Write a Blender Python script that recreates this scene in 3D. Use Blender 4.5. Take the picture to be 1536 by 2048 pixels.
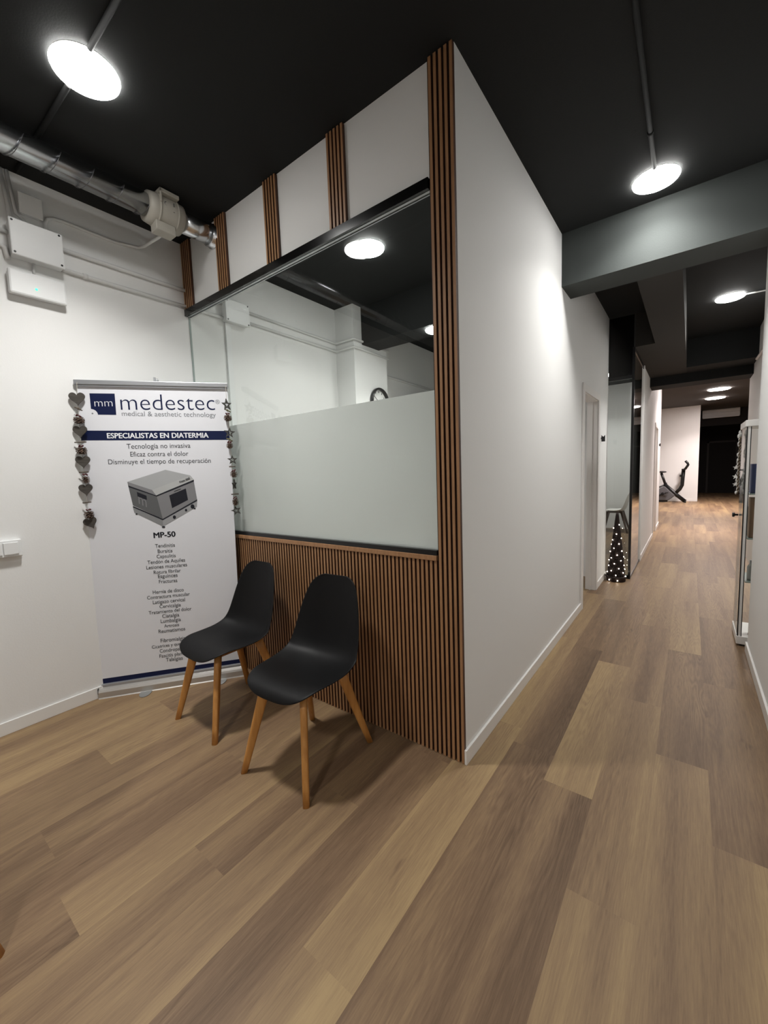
import bpy, bmesh, math, random
from mathutils import Vector, Matrix
random.seed(7)
for o in list(bpy.data.objects):
    bpy.data.objects.remove(o)
S = bpy.context.scene
COL = S.collection
PI = math.pi

# ------------------------------------------------------------------ camera
CAM = (0.8013, -1.6071, 1.37)
YAW, PITCH, ROLL, FPX = 0.6502, 0.0950, -0.0357, 805.5146
def _cam():
    cy, sy, cp, sp = math.cos(YAW), math.sin(YAW), math.cos(PITCH), math.sin(PITCH)
    f = Vector((-sy*cp, cy*cp, -sp)); r = Vector((cy, sy, 0)); u = r.cross(f)
    r2 = math.cos(ROLL)*r + math.sin(ROLL)*u
    u2 = -math.sin(ROLL)*r + math.cos(ROLL)*u
    cd = bpy.data.cameras.new('camera'); c = bpy.data.objects.new('camera', cd); COL.objects.link(c)
    cd.sensor_fit = 'HORIZONTAL'; cd.sensor_width = 36.0; cd.lens = 36.0*FPX/1536.0
    cd.clip_start = 0.02
    m = Matrix(((r2.x, u2.x, -f.x, CAM[0]), (r2.y, u2.y, -f.y, CAM[1]), (r2.z, u2.z, -f.z, CAM[2]), (0, 0, 0, 1)))
    c.matrix_world = m
    S.camera = c
_cam()

# ------------------------------------------------------------------ world, exposure
W = bpy.data.worlds.new('world'); S.world = W; W.use_nodes = True
W.node_tree.nodes['Background'].inputs[0].default_value = (0.8, 0.85, 0.9, 1)
W.node_tree.nodes['Background'].inputs[1].default_value = 0.0
S.view_settings.view_transform = 'Standard'
S.view_settings.look = 'None'
S.view_settings.gamma = 1.0
S.view_settings.use_curve_mapping = False
S.view_settings.exposure = 1.20
LAMP = 9.5           # watts of one LED disc
SPREAD = 124.0        # beam angle of the LED discs, degrees
H = 3.077             # ceiling height
L = 2.193             # left wall at x = -L

# ------------------------------------------------------------------ materials
def mat(name, col, rough=0.5, metal=0.0, spec=0.5, emit=None, bump=0.0, bscale=200.0, vary=0.0, vscale=3.0):
    m = bpy.data.materials.new(name); m.use_nodes = True
    nt = m.node_tree; b = nt.nodes['Principled BSDF']
    b.inputs['Base Color'].default_value = (*col, 1)
    b.inputs['Roughness'].default_value = rough
    b.inputs['Metallic'].default_value = metal
    b.inputs['Specular IOR Level'].default_value = spec
    if emit:
        b.inputs['Emission Color'].default_value = (*emit[0], 1)
        b.inputs['Emission Strength'].default_value = emit[1]
    if bump or vary:
        tc = nt.nodes.new('ShaderNodeTexCoord')
    if bump:
        n = nt.nodes.new('ShaderNodeTexNoise'); n.inputs['Scale'].default_value = bscale; n.inputs['Detail'].default_value = 3
        bp = nt.nodes.new('ShaderNodeBump'); bp.inputs['Strength'].default_value = bump; bp.inputs['Distance'].default_value = 0.002
        nt.links.new(tc.outputs['Object'], n.inputs['Vector'])
        nt.links.new(n.outputs['Fac'], bp.inputs['Height']); nt.links.new(bp.outputs['Normal'], b.inputs['Normal'])
    if vary:
        n2 = nt.nodes.new('ShaderNodeTexNoise'); n2.inputs['Scale'].default_value = vscale; n2.inputs['Detail'].default_value = 4
        mx = nt.nodes.new('ShaderNodeMix'); mx.data_type = 'RGBA'
        mx.inputs['A'].default_value = (*[c*(1-vary) for c in col], 1); mx.inputs['B'].default_value = (*[min(1, c*(1+vary)) for c in col], 1)
        nt.links.new(tc.outputs['Object'], n2.inputs['Vector'])
        nt.links.new(n2.outputs['Fac'], mx.inputs['Factor']); nt.links.new(mx.outputs['Result'], b.inputs['Base Color'])
    return m

def wood_mat(name, c1, c2, stretch=(60, 60, 3), rough=0.45):
    m = bpy.data.materials.new(name); m.use_nodes = True
    nt = m.node_tree; b = nt.nodes['Principled BSDF']; b.inputs['Roughness'].default_value = rough
    tc = nt.nodes.new('ShaderNodeTexCoord'); mp = nt.nodes.new('ShaderNodeMapping'); mp.inputs['Scale'].default_value = stretch
    n = nt.nodes.new('ShaderNodeTexNoise'); n.inputs['Scale'].default_value = 1.0; n.inputs['Detail'].default_value = 5
    r = nt.nodes.new('ShaderNodeValToRGB'); r.color_ramp.elements[0].position = 0.3; r.color_ramp.elements[1].position = 0.7
    r.color_ramp.elements[0].color = (*c1, 1); r.color_ramp.elements[1].color = (*c2, 1)
    nt.links.new(tc.outputs['Object'], mp.inputs['Vector']); nt.links.new(mp.outputs['Vector'], n.inputs['Vector'])
    nt.links.new(n.outputs['Fac'], r.inputs['Fac']); nt.links.new(r.outputs['Color'], b.inputs['Base Color'])
    return m

def glass_mat(name, tint=(0.90, 0.945, 0.925), boost=1.6):
    # thin pane: mirror reflection by Fresnel on the face that meets the ray, else clear tinted transmission
    m = bpy.data.materials.new(name); m.use_nodes = True
    nt = m.node_tree; nt.nodes.clear()
    out = nt.nodes.new('ShaderNodeOutputMaterial'); mx = nt.nodes.new('ShaderNodeMixShader')
    fr = nt.nodes.new('ShaderNodeFresnel'); fr.inputs['IOR'].default_value = 1.5
    ge = nt.nodes.new('ShaderNodeNewGeometry')
    inv = nt.nodes.new('ShaderNodeMath'); inv.operation = 'SUBTRACT'; inv.inputs[0].default_value = 1.0
    mul = nt.nodes.new('ShaderNodeMath'); mul.operation = 'MULTIPLY'
    mul2 = nt.nodes.new('ShaderNodeMath'); mul2.operation = 'MULTIPLY'; mul2.inputs[1].default_value = boost; mul2.use_clamp = True
    tr = nt.nodes.new('ShaderNodeBsdfTransparent'); tr.inputs['Color'].default_value = (*[math.sqrt(t) for t in tint], 1)
    gl = nt.nodes.new('ShaderNodeBsdfGlossy'); gl.inputs['Roughness'].default_value = 0.0
    nt.links.new(ge.outputs['Backfacing'], inv.inputs[1])
    nt.links.new(fr.outputs['Fac'], mul.inputs[0]); nt.links.new(inv.outputs[0], mul.inputs[1])
    nt.links.new(mul.outputs[0], mul2.inputs[0])
    nt.links.new(mul2.outputs[0], mx.inputs['Fac'])
    nt.links.new(tr.outputs[0], mx.inputs[1]); nt.links.new(gl.outputs[0], mx.inputs[2])
    nt.links.new(mx.outputs[0], out.inputs['Surface'])
    return m

def film_mat(name):
    m = bpy.data.materials.new(name); m.use_nodes = True
    nt = m.node_tree; nt.nodes.clear()
    out = nt.nodes.new('ShaderNodeOutputMaterial')
    tl = nt.nodes.new('ShaderNodeBsdfTranslucent'); tl.inputs['Color'].default_value = (0.90, 0.92, 0.90, 1)
    df = nt.nodes.new('ShaderNodeBsdfDiffuse'); df.inputs['Color'].default_value = (0.84, 0.87, 0.85, 1)
    rf = nt.nodes.new('ShaderNodeBsdfRefraction'); rf.inputs['Color'].default_value = (0.90, 0.93, 0.915, 1)
    rf.inputs['Roughness'].default_value = 0.45; rf.inputs['IOR'].default_value = 1.3
    gl = nt.nodes.new('ShaderNodeBsdfGlossy'); gl.inputs['Roughness'].default_value = 0.03
    fr = nt.nodes.new('ShaderNodeFresnel'); fr.inputs['IOR'].default_value = 1.5
    m1 = nt.nodes.new('ShaderNodeMixShader'); m1.inputs['Fac'].default_value = 0.5
    m2 = nt.nodes.new('ShaderNodeMixShader'); m2.inputs['Fac'].default_value = 0.35
    m3 = nt.nodes.new('ShaderNodeMixShader')
    nt.links.new(df.outputs[0], m1.inputs[1]); nt.links.new(tl.outputs[0], m1.inputs[2])
    nt.links.new(m1.outputs[0], m2.inputs[1]); nt.links.new(rf.outputs[0], m2.inputs[2])
    nt.links.new(fr.outputs[0], m3.inputs['Fac']); nt.links.new(m2.outputs[0], m3.inputs[1]); nt.links.new(gl.outputs[0], m3.inputs[2])
    nt.links.new(m3.outputs[0], out.inputs['Surface'])
    return m

def floor_mat():
    m = bpy.data.materials.new('vinyl_oak_planks'); m.use_nodes = True
    nt = m.node_tree; N = nt.nodes; K = nt.links
    b = N['Principled BSDF']; b.inputs['Roughness'].default_value = 0.5; b.inputs['Specular IOR Level'].default_value = 0.3
    tc = N.new('ShaderNodeTexCoord')
    at = N.new('ShaderNodeAttribute'); at.attribute_name = 'tint'
    sd = N.new('ShaderNodeAttribute'); sd.attribute_name = 'seed'
    off = N.new('ShaderNodeVectorMath'); off.operation = 'ADD'
    K.new(tc.outputs['Object'], off.inputs[0]); K.new(sd.outputs['Vector'], off.inputs[1])
    def mapped(scale):
        mp = N.new('ShaderNodeMapping'); mp.inputs['Scale'].default_value = scale; K.new(off.outputs[0], mp.inputs['Vector']); return mp
    def noise(scale, detail=4, rough=0.55, dist=0.0):
        mp = mapped(scale); n = N.new('ShaderNodeTexNoise'); n.inputs['Scale'].default_value = 1; n.inputs['Detail'].default_value = detail
        n.inputs['Roughness'].default_value = rough; n.inputs['Distortion'].default_value = dist
        K.new(mp.outputs['Vector'], n.inputs['Vector']); return n.outputs['Fac']
    def math_(op, a, b_, c=None, clamp=False):
        n = N.new('ShaderNodeMath'); n.operation = op; n.use_clamp = clamp
        for i, v in enumerate((a, b_, c)):
            if v is None: continue
            if isinstance(v, (int, float)): n.inputs[i].default_value = v
            else: K.new(v, n.inputs[i])
        return n.outputs[0]
    strip = noise((7.0, 0.33, 1), 2, 0.5, 0.5)              # broad board stripes within a plank
    fine = noise((230.0, 11.0, 1), 4, 0.7)                  # pores
    mid = noise((38.0, 2.2, 1), 4, 0.6, 1.2)                # streaks
    # cathedral grain: contour lines of a stretched noise
    cat = noise((11.0, 0.9, 1), 2, 0.45, 0.2)
    rings = math_('SINE', math_('MULTIPLY', cat, 130.0), 0)
    mask = noise((5.0, 0.5, 3), 1, 0.5)
    ringm = math_('MULTIPLY', rings, math_('MULTIPLY_ADD', mask, 3.0, -1.3, clamp=True))
    knots = noise((14.0, 3.0, 1), 3, 0.6, 0.5)
    dark = math_('MULTIPLY_ADD', knots, 5.0, -3.3, clamp=True)
    t = math_('MULTIPLY_ADD', strip, 1.05, -0.525)
    t = math_('ADD', t, math_('MULTIPLY_ADD', mid, 0.38, -0.19))
    t = math_('ADD', t, at.outputs['Fac'])
    t = math_('ADD', t, math_('MULTIPLY', ringm, 0.11))
    t = math_('ADD', t, math_('MULTIPLY_ADD', fine, 0.62, -0.31))
    t = math_('SUBTRACT', t, math_('MULTIPLY', dark, 0.45))
    r = N.new('ShaderNodeValToRGB'); cr = r.color_ramp
    cr.elements[0].position = 0.0; cr.elements[0].color = (0.096, 0.057, 0.031, 1)
    cr.elements[1].position = 1.0; cr.elements[1].color = (0.378, 0.264, 0.134, 1)
    e = cr.elements.new(0.38); e.color = (0.186, 0.116, 0.067, 1)
    e = cr.elements.new(0.62); e.color = (0.256, 0.168, 0.092, 1)
    K.new(t, r.inputs['Fac']); K.new(r.outputs['Color'], b.inputs['Base Color'])
    bp = N.new('ShaderNodeBump'); bp.inputs['Strength'].default_value = 0.12; bp.inputs['Distance'].default_value = 0.001
    K.new(fine, bp.inputs['Height']); K.new(bp.outputs['Normal'], b.inputs['Normal'])
    return m

M = dict(
    wall=mat('white_wall_paint', (0.80, 0.80, 0.79), 0.7, bump=0.15, bscale=120),
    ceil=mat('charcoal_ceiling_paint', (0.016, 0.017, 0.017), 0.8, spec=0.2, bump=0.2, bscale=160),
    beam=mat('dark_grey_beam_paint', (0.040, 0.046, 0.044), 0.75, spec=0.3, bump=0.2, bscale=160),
    soffit=mat('shade_toned_soffit', (0.036, 0.034, 0.031), 0.8, spec=0.2, bump=0.2, bscale=160),  # beam paint browned and darkened to carry the soffit's shade
    black=mat('black_wall_paint', (0.012, 0.010, 0.010), 0.8),
    trim=mat('white_lacquer', (0.80, 0.79, 0.77), 0.35),
    jamb=mat('white_door_lacquer', (0.82, 0.80, 0.78), 0.4),
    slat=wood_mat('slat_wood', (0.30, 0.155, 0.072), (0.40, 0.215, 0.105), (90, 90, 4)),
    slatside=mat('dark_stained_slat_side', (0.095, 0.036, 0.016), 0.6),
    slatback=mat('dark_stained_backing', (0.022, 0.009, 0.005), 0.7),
    blackmetal=mat('black_metal', (0.008, 0.008, 0.009), 0.28),
    channel=mat('gloss_black_profile', (0.004, 0.004, 0.004), 0.16, spec=0.5),
    alu=mat('brushed_aluminium', (0.42, 0.43, 0.45), 0.35, 0.6),
    alucase=mat('aluminium_cassette', (0.52, 0.50, 0.47), 0.35, 0.6),
    galv=mat('galvanised_steel', (0.72, 0.74, 0.76), 0.22, 1.0, bump=0.12, bscale=14),
    seam=mat('dark_duct_seam', (0.16, 0.16, 0.17), 0.4, 0.9),
    fan=mat('cream_plastic', (0.42, 0.40, 0.35), 0.45),
    fanmark=mat('dark_print', (0.08, 0.08, 0.08), 0.6),
    tube=mat('white_painted_conduit', (0.70, 0.70, 0.69), 0.5),
    tubedark=mat('charcoal_painted_conduit', (0.012, 0.0125, 0.0125), 0.8, spec=0.15),
    plastic=mat('white_plastic', (0.78, 0.79, 0.79), 0.4),
    screw=mat('dark_screw', (0.03, 0.03, 0.03), 0.4, 0.8),
    shell=mat('black_polypropylene', (0.0035, 0.0035, 0.004), 0.5, spec=0.22, bump=0.06, bscale=500),
    leg=wood_mat('beech_leg', (0.44, 0.19, 0.044), (0.58, 0.28, 0.078), (60, 60, 5), 0.4),
    apron=wood_mat('dark_beech_rail', (0.26, 0.11, 0.035), (0.36, 0.17, 0.055), (60, 60, 5), 0.45),
    banner=mat('white_banner_film', (0.76, 0.77, 0.81), 0.5, spec=0.3),
    navy=mat('navy_ink', (0.002, 0.0075, 0.048), 0.5, spec=0.3),
    ink=mat('black_ink', (0.012, 0.013, 0.02), 0.5, spec=0.3),
    inkgrey=mat('dark_grey_ink', (0.045, 0.048, 0.055), 0.5, spec=0.3),
    taggrey=mat('light_grey_ink', (0.22, 0.23, 0.25), 0.5, spec=0.3),
    whiteink=mat('white_ink', (0.82, 0.83, 0.86), 0.5, spec=0.3),
    pgrey1=mat('device_print_lid', (0.42, 0.43, 0.44), 0.5, spec=0.3),
    pgrey2=mat('device_print_bevel', (0.46, 0.47, 0.47), 0.5, spec=0.3),
    pgrey3=mat('device_print_side', (0.115, 0.118, 0.122), 0.5, spec=0.3),
    pgrey4=mat('device_print_front', (0.225, 0.225, 0.235), 0.5, spec=0.3),
    pgrey5=mat('device_print_base', (0.33, 0.335, 0.345), 0.5, spec=0.3),
    pgrey6=mat('device_print_base_side', (0.235, 0.24, 0.245), 0.5, spec=0.3),
    heart=wood_mat('grey_weathered_wood', (0.042, 0.036, 0.030), (0.075, 0.066, 0.056), (20, 20, 120), 0.7),
    star=wood_mat('dark_weathered_wood', (0.030, 0.029, 0.025), (0.070, 0.066, 0.057), (20, 20, 120), 0.7),
    cone=mat('pine_cone_brown', (0.022, 0.011, 0.008), 0.7, vary=0.5, vscale=90),
    conetip=mat('pine_cone_tips', (0.16, 0.10, 0.07), 0.7),
    berry=mat('red_berry', (0.075, 0.006, 0.009), 0.35),
    moss=mat('olive_ribbon', (0.15, 0.14, 0.07), 0.8),
    twig=mat('brown_twig', (0.10, 0.075, 0.055), 0.8),
    string=mat('jute_string', (0.38, 0.35, 0.29), 0.9),
    tree=mat('dark_twig_weave', (0.020, 0.010, 0.008), 0.8),
    chairwhite=mat('white_polypropylene', (0.78, 0.76, 0.72), 0.4),
    legdark=wood_mat('walnut_leg', (0.06, 0.035, 0.022), (0.11, 0.07, 0.045), (60, 60, 5)),
    clockface=mat('white_clock_face', (0.82, 0.82, 0.80), 0.4),
    glass=glass_mat('clear_glass'),
    glassdark=glass_mat('cabinet_glass', (0.95, 0.97, 0.95), 1.0),
    edge=mat('green_glass_edge', (0.30, 0.36, 0.34), 0.25),
    film=film_mat('frosted_film'),
    blue=mat('blue_carton', (0.03, 0.05, 0.17), 0.5),
    grey=mat('grey_carton', (0.20, 0.19, 0.18), 0.6),
    brown=mat('brown_carton', (0.25, 0.15, 0.09), 0.6),
    red=mat('dark_red_paint', (0.13, 0.018, 0.015), 0.5),
    frost=mat('frosted_white_decoration', (0.75, 0.74, 0.72), 0.7),
    tarn=mat('tarnished_tinsel', (0.16, 0.12, 0.08), 0.6),
    bike=mat('black_bike_paint', (0.008, 0.008, 0.009), 0.4),
    bikegrey=mat('grey_bike_shroud', (0.12, 0.12, 0.13), 0.45),
    metalgrey=mat('grey_steel', (0.35, 0.36, 0.36), 0.4, 0.5),
    led=mat('led_diffuser', (0.9, 0.9, 0.9), 0.5, emit=((1.0, 0.985, 0.955), 22.0)),
    ledwarm=mat('led_diffuser_gym', (0.9, 0.9, 0.9), 0.5, emit=((1.0, 0.88, 0.84), 40.0)),
    ledgreen=mat('green_indicator', (0.2, 0.9, 0.6), 0.4, emit=((0.01, 1.0, 0.33), 0.9)),
    bulb=mat('fairy_light', (1, 0.95, 0.85), 0.4, emit=((1.0, 0.90, 0.76), 18.0)),
)
M['floor'] = floor_mat()

# ------------------------------------------------------------------ mesh helpers
class MB:
    def __init__(s): s.bm = bmesh.new(); s.mi = 0
    def box(s, a, b, rz=0.0, c=None):
        a = Vector(a); b = Vector(b); vs = []
        for z in (a.z, b.z):
            for x, y in ((a.x, a.y), (b.x, a.y), (b.x, b.y), (a.x, b.y)):
                p = Vector((x, y, z))
                if rz:
                    cc = Vector(c) if c else (a+b)/2
                    p = cc + Matrix.Rotation(rz, 3, 'Z') @ (p-cc)
                vs.append(s.bm.verts.new(p))
        for f in ((3, 2, 1, 0), (4, 5, 6, 7), (0, 1, 5, 4), (1, 2, 6, 5), (2, 3, 7, 6), (3, 0, 4, 7)):
            s.bm.faces.new([vs[i] for i in f]).material_index = s.mi
        return s
    def ring(s, c, ax1, ax2, r1, r2, n):
        return [s.bm.verts.new(Vector(c) + ax1*(r1*math.cos(2*PI*i/n)) + ax2*(r2*math.sin(2*PI*i/n))) for i in range(n)]
    def tube(s, pts, r, n=10, r_end=None, cap=True, smooth=True, flat=1.0):
        pts = [Vector(p) for p in pts]; rings = []; prev = None
        for i, p in enumerate(pts):
            d = (pts[min(i+1, len(pts)-1)] - pts[max(i-1, 0)]).normalized()
            if prev is None:
                ref = Vector((0, 0, 1)) if abs(d.z) < 0.9 else Vector((1, 0, 0))
                a1 = d.cross(ref).normalized()
            else:
                a1 = (prev - d*prev.dot(d)).normalized()
            prev = a1; a2 = d.cross(a1)
            rr = r if r_end is None else r + (r_end-r)*i/(len(pts)-1)
            rings.append(s.ring(p, a1, a2, rr, rr*flat, n))
        for A, B in zip(rings, rings[1:]):
            for i in range(n):
                f = s.bm.faces.new((A[i], A[(i+1) % n], B[(i+1) % n], B[i])); f.material_index = s.mi; f.smooth = smooth
        if cap:
            s.bm.faces.new(rings[0][::-1]).material_index = s.mi; s.bm.faces.new(rings[-1]).material_index = s.mi
        return s
    def lathe(s, prof, c=(0, 0, 0), axis='Z', n=32, smooth=True):
        c = Vector(c)
        A1, A2, A3 = {'Z': ((1, 0, 0), (0, 1, 0), (0, 0, 1)), 'Y': ((0, 0, 1), (1, 0, 0), (0, 1, 0)), 'X': ((0, 1, 0), (0, 0, 1), (1, 0, 0))}[axis]
        A1, A2, A3 = Vector(A1), Vector(A2), Vector(A3)
        rings = [s.ring(c+A3*h, A1, A2, max(r, 1e-5), max(r, 1e-5), n) for r, h in prof]
        for A, B in zip(rings, rings[1:]):
            for i in range(n):
                f = s.bm.faces.new((A[i], A[(i+1) % n], B[(i+1) % n], B[i])); f.material_index = s.mi; f.smooth = smooth
        s.bm.faces.new(rings[0][::-1]).material_index = s.mi; s.bm.faces.new(rings[-1]).material_index = s.mi
        return s
    def ball(s, c, r, seg=10, rings=6, sc=(1, 1, 1)):
        res = bmesh.ops.create_uvsphere(s.bm, u_segments=seg, v_segments=rings, radius=r, matrix=Matrix.Translation(Vector(c)) @ Matrix.Diagonal((*sc, 1)))
        for f in {f for v in res['verts'] for f in v.link_faces}: f.smooth = True; f.material_index = s.mi
        return s
    def prism(s, outline, origin, U, V, depth, hole=None):
        # outline (and optional hole of equal length) in the U,V plane, extruded along U x V
        U = Vector(U).normalized(); V = Vector(V).normalized(); Nn = U.cross(V); o = Vector(origin)
        P = lambda q, d: s.bm.verts.new(o + U*q[0] + V*q[1] + Nn*d)
        f = [P(q, depth/2) for q in outline]; b = [P(q, -depth/2) for q in outline]; n = len(outline); fs = []
        if hole:
            hf = [P(q, depth/2) for q in hole]; hb = [P(q, -depth/2) for q in hole]
            for i in range(n):
                j = (i+1) % n
                fs += [(f[i], f[j], hf[j], hf[i]), (b[j], b[i], hb[i], hb[j]), (f[j], f[i], b[i], b[j]), (hf[i], hf[j], hb[j], hb[i])]
        else:
            fs += [tuple(f), tuple(b[::-1])] + [(f[(i+1) % n], f[i], b[i], b[(i+1) % n]) for i in range(n)]
        for q in fs: s.bm.faces.new(q).material_index = s.mi
        return s
    def quad(s, pts):
        s.bm.faces.new([s.bm.verts.new(Vector(p)) for p in pts]).material_index = s.mi; return s

def obj(name, mb, m, parent=None, bevel=0.0, shift=None, normals=True):
    me = bpy.data.meshes.new(name)
    if normals: bmesh.ops.recalc_face_normals(mb.bm, faces=mb.bm.faces)
    if shift is not None: bmesh.ops.translate(mb.bm, verts=mb.bm.verts, vec=-Vector(shift))
    mb.bm.to_mesh(me); mb.bm.free()
    for k in (m if isinstance(m, (list, tuple)) else [m]): me.materials.append(k)
    o = bpy.data.objects.new(name, me); COL.objects.link(o)
    if parent is not None:
        o.parent = parent
    if bevel:
        bv = o.modifiers.new('bevel', 'BEVEL'); bv.width = bevel; bv.segments = 2; bv.limit_method = 'ANGLE'
    return o

def struct(name, mb, m, parent=None, bevel=0.0):
    o = obj(name, mb, m, parent, bevel)
    if parent is None: o['kind'] = 'structure'
    return o

def tag(o, label, cat, group=None):
    o['label'] = label; o['category'] = cat
    if group: o['group'] = group
    return o

def thing(name, label, cat, loc=(0, 0, 0), rz=0.0, group=None):
    o = bpy.data.objects.new(name, None); COL.objects.link(o); o.empty_display_size = 0.1
    o.location = loc; o.rotation_euler = (0, 0, rz)
    return tag(o, label, cat, group)

def part(name, mb, m, root, bevel=0.0, base=None):
    # geometry given in world coordinates, root unrotated; base = root location when root is itself a part
    return obj(name, mb, m, root, bevel, shift=(root.location if base is None else base))

def dup(root, loc, rz, label, group=None):
    r = root.copy(); COL.objects.link(r); r.location = loc; r.rotation_euler = (0, 0, rz); r['label'] = label
    if group: r['group'] = group
    for ch in list(root.children):
        c = ch.copy(); COL.objects.link(c); c.parent = r
        for g in list(ch.children):
            d = g.copy(); COL.objects.link(d); d.parent = c
    return r

# ------------------------------------------------------------------ setting: floor
PW, PL, PX0 = 0.1935, 1.352, 0.1315
def build_floor():
    me = bpy.data.meshes.new('floor'); bm = bmesh.new()
    lt = bm.faces.layers.float.new('tint'); ls = bm.faces.layers.float_vector.new('seed')
    known = {1: 0.113, 2: 1.03, 3: 0.577, 4: 0.13, 0: 0.29, -5: 0.034, -4: 0.395, -3: 0.887, -9: 0.383, -10: 0.78}
    # light or dark print of the boards that can be told apart
    tints = {(-1, -1): 0.78, (-1, 0): 0.80, (-1, 1): 0.72, (-1, -2): 0.76, (0, 0): 0.34, (0, -1): 0.33, (0, -2): 0.36, (0, 1): 0.42,
             (1, 0): 0.70, (1, -1): 0.34, (1, -2): 0.40, (1, 1): 0.36, (2, -1): 0.58, (2, 0): 0.38, (2, -2): 0.62, (2, 1): 0.55,
             (3, -1): 0.68, (3, 0): 0.38, (3, -2): 0.58, (3, 1): 0.60, (4, -1): 0.74, (4, 0): 0.50, (4, 1): 0.40, (4, 2): 0.52, (5, 0): 0.40, (5, -1): 0.45, (5, 1): 0.38,
             (-2, 0): 0.33, (-2, -1): 0.32, (-2, -2): 0.38, (-3, -1): 0.40, (-3, -2): 0.62, (-4, -1): 0.36, (-4, -2): 0.52, (-5, -1): 0.68, (-5, -2): 0.36,
             (-6, -1): 0.50, (-6, -2): 0.42, (-7, -1): 0.44, (-7, -2): 0.50, (-8, -1): 0.40, (-8, -2): 0.46, (-9, -1): 0.64, (-9, -2): 0.40, (-10, -1): 0.40, (-10, -2): 0.62}
    rnd = random.Random(11)
    nx0 = int((-2.35-PX0)/PW)-1
    for k in range(nx0, 20):
        x0, x1 = PX0 + k*PW, PX0 + (k+1)*PW
        x0 = max(x0, -2.4); x1 = min(x1, 3.4)
        if x1 <= x0: continue
        off = known.get(k, rnd.uniform(0, PL)) % PL
        y = -5.0; cuts = [-5.0]
        j0 = math.floor((-5.0-off)/PL)+1
        ys = [off + j*PL for j in range(j0, 40)]
        for yy in ys:
            if -5 < yy < 22.5: cuts.append(yy)
        cuts.append(22.5)
        for a, b in zip(cuts, cuts[1:]):
            f = bm.faces.new([bm.verts.new((x0, a, 0)), bm.verts.new((x1, a, 0)), bm.verts.new((x1, b, 0)), bm.verts.new((x0, b, 0))])
            idx = round((a-off)/PL) if a > -5 else -9
            f[lt] = 0.5 + 0.85*(tints.get((k, idx), rnd.uniform(0.34, 0.68)) - 0.5)
            f[ls] = (rnd.uniform(0, 50), rnd.uniform(0, 50), rnd.uniform(0, 5))
    # slab underside so that the floor has thickness
    v = [bm.verts.new(p) for p in ((-2.4, -5, -0.1), (3.4, -5, -0.1), (3.4, 22.5, -0.1), (-2.4, 22.5, -0.1))]
    bm.faces.new(v[::-1])
    bm.to_mesh(me); bm.free()
    me.materials.append(M['floor'])
    o = bpy.data.objects.new('floor', me); COL.objects.link(o); o['kind'] = 'structure'
build_floor()

# ------------------------------------------------------------------ setting: walls, ceilings, beams
T = 0.12
struct('wall_left', MB().box((-L-T, -4.6, 0), (-L, 8.5, H)), M['wall'])
struct('wall_rear', MB().box((-L-T, -4.7, 0), (1.8, -4.6, H)), M['wall'])
struct('wall_right', MB().box((1.167, -4.6, 0), (1.80, 2.165, H)), M['wall'])
struct('wall_niche', MB().box((1.47, 2.165, 0), (1.80, 6.55, H)), M['wall'])
# partition that faces the waiting corner: low wall, header above the glass, corner post
struct('wall_partition', MB().box((-L, 0.018, 0), (-0.001, 0.10, 0.958)).box((-L, 0.018, 2.62), (-0.001, 0.10, H))
       .box((-0.1225, 0.018, 0.958), (-0.001, 0.10, 2.62)), M['wall'])
DY0, DY1, DZ = 2.545, 3.28, 2.07
struct('wall_corridor', MB().box((-0.10, 0.10, 0), (0, DY0, H)).box((-0.10, DY0, DZ), (0, DY1, H)).box((-0.10, DY1, 0), (0, 3.93, H))
       .box((-0.02, 0.019, 0), (0, 0.10, H)), M['wall'])
struct('wall_room_back', MB().box((-L, 3.83, 0), (-0.10, 3.93, H)), M['wall'])
D2A, D2B = 7.50, 8.22
struct('wall_gym_side', MB().box((0.164, 5.09, 0), (0.264, D2A, 3.32)).box((0.164, D2A, 2.07), (0.264, D2B, 3.32)).box((0.164, D2B, 0), (0.264, 9.3, 3.32)), M['wall'])
struct('wall_glass_room_back', MB().box((-L, 8.4, 0), (0.164, 8.5, 3.32)), M['wall'])
struct('wall_gym_far', MB().box((-2.3, 16.4, 0), (1.04, 16.55, 3.34)), M['wall'])
struct('wall_gym_left', MB().box((-2.4, 8.5, 0), (-2.3, 16.4, 3.34)), M['wall'])
struct('wall_gym_right', MB().box((2.9, 6.55, 0), (3.0, 16.4, 3.34)).box((1.80, 6.45, 0), (3.0, 6.55, 3.34)), M['black'])
struct('wall_dark_passage', MB().box((0.94, 16.55, 0), (1.04, 21.5, 3.4)).box((2.9, 16.4, 0), (3.0, 21.5, 3.4)).box((0.94, 21.5, 0), (3.0, 21.6, 3.4))
       .box((1.04, 18.55, 2.75), (2.9, 18.7, 3.4)), M['black'])
struct('ceiling', MB().box((-L-T, -4.7, H), (1.80, 6.1, H+0.12)).box((-L-T, 6.1, H), (0.45, 8.5, H+0.12)), M['ceil'])
struct('ceiling_gym', MB().box((-2.4, 8.5, 3.34), (3.0, 21.6, 3.44)).box((0.264, 6.5, 3.34), (3.0, 8.5, 3.44)), mat('gym_ceiling_paint', (0.06, 0.056, 0.052), 0.8))
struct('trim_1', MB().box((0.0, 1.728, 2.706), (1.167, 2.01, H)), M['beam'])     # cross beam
struct('trim_5', MB().box((-1.945, 1.728, 2.706), (-0.10, 2.01, H)), M['ceil'])   # the same beam inside the room, its shade put in as the ceiling colour
struct('trim_2', MB().box((0.453, 2.01, 2.706), (0.722, 6.1, H-0.001)).box((0.264, 3.95, 2.706), (0.453, 6.1, H-0.001)), M['soffit'])   # duct soffit, shade included in its colour
struct('trim_3', MB().box((0.264, 6.1, 2.57), (1.80, 6.5, 3.45)).box((0.722, 5.62, 2.70), (1.80, 6.1, H)), M['ceil'])       # second beam, ceiling colour stands in for its shade
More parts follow.
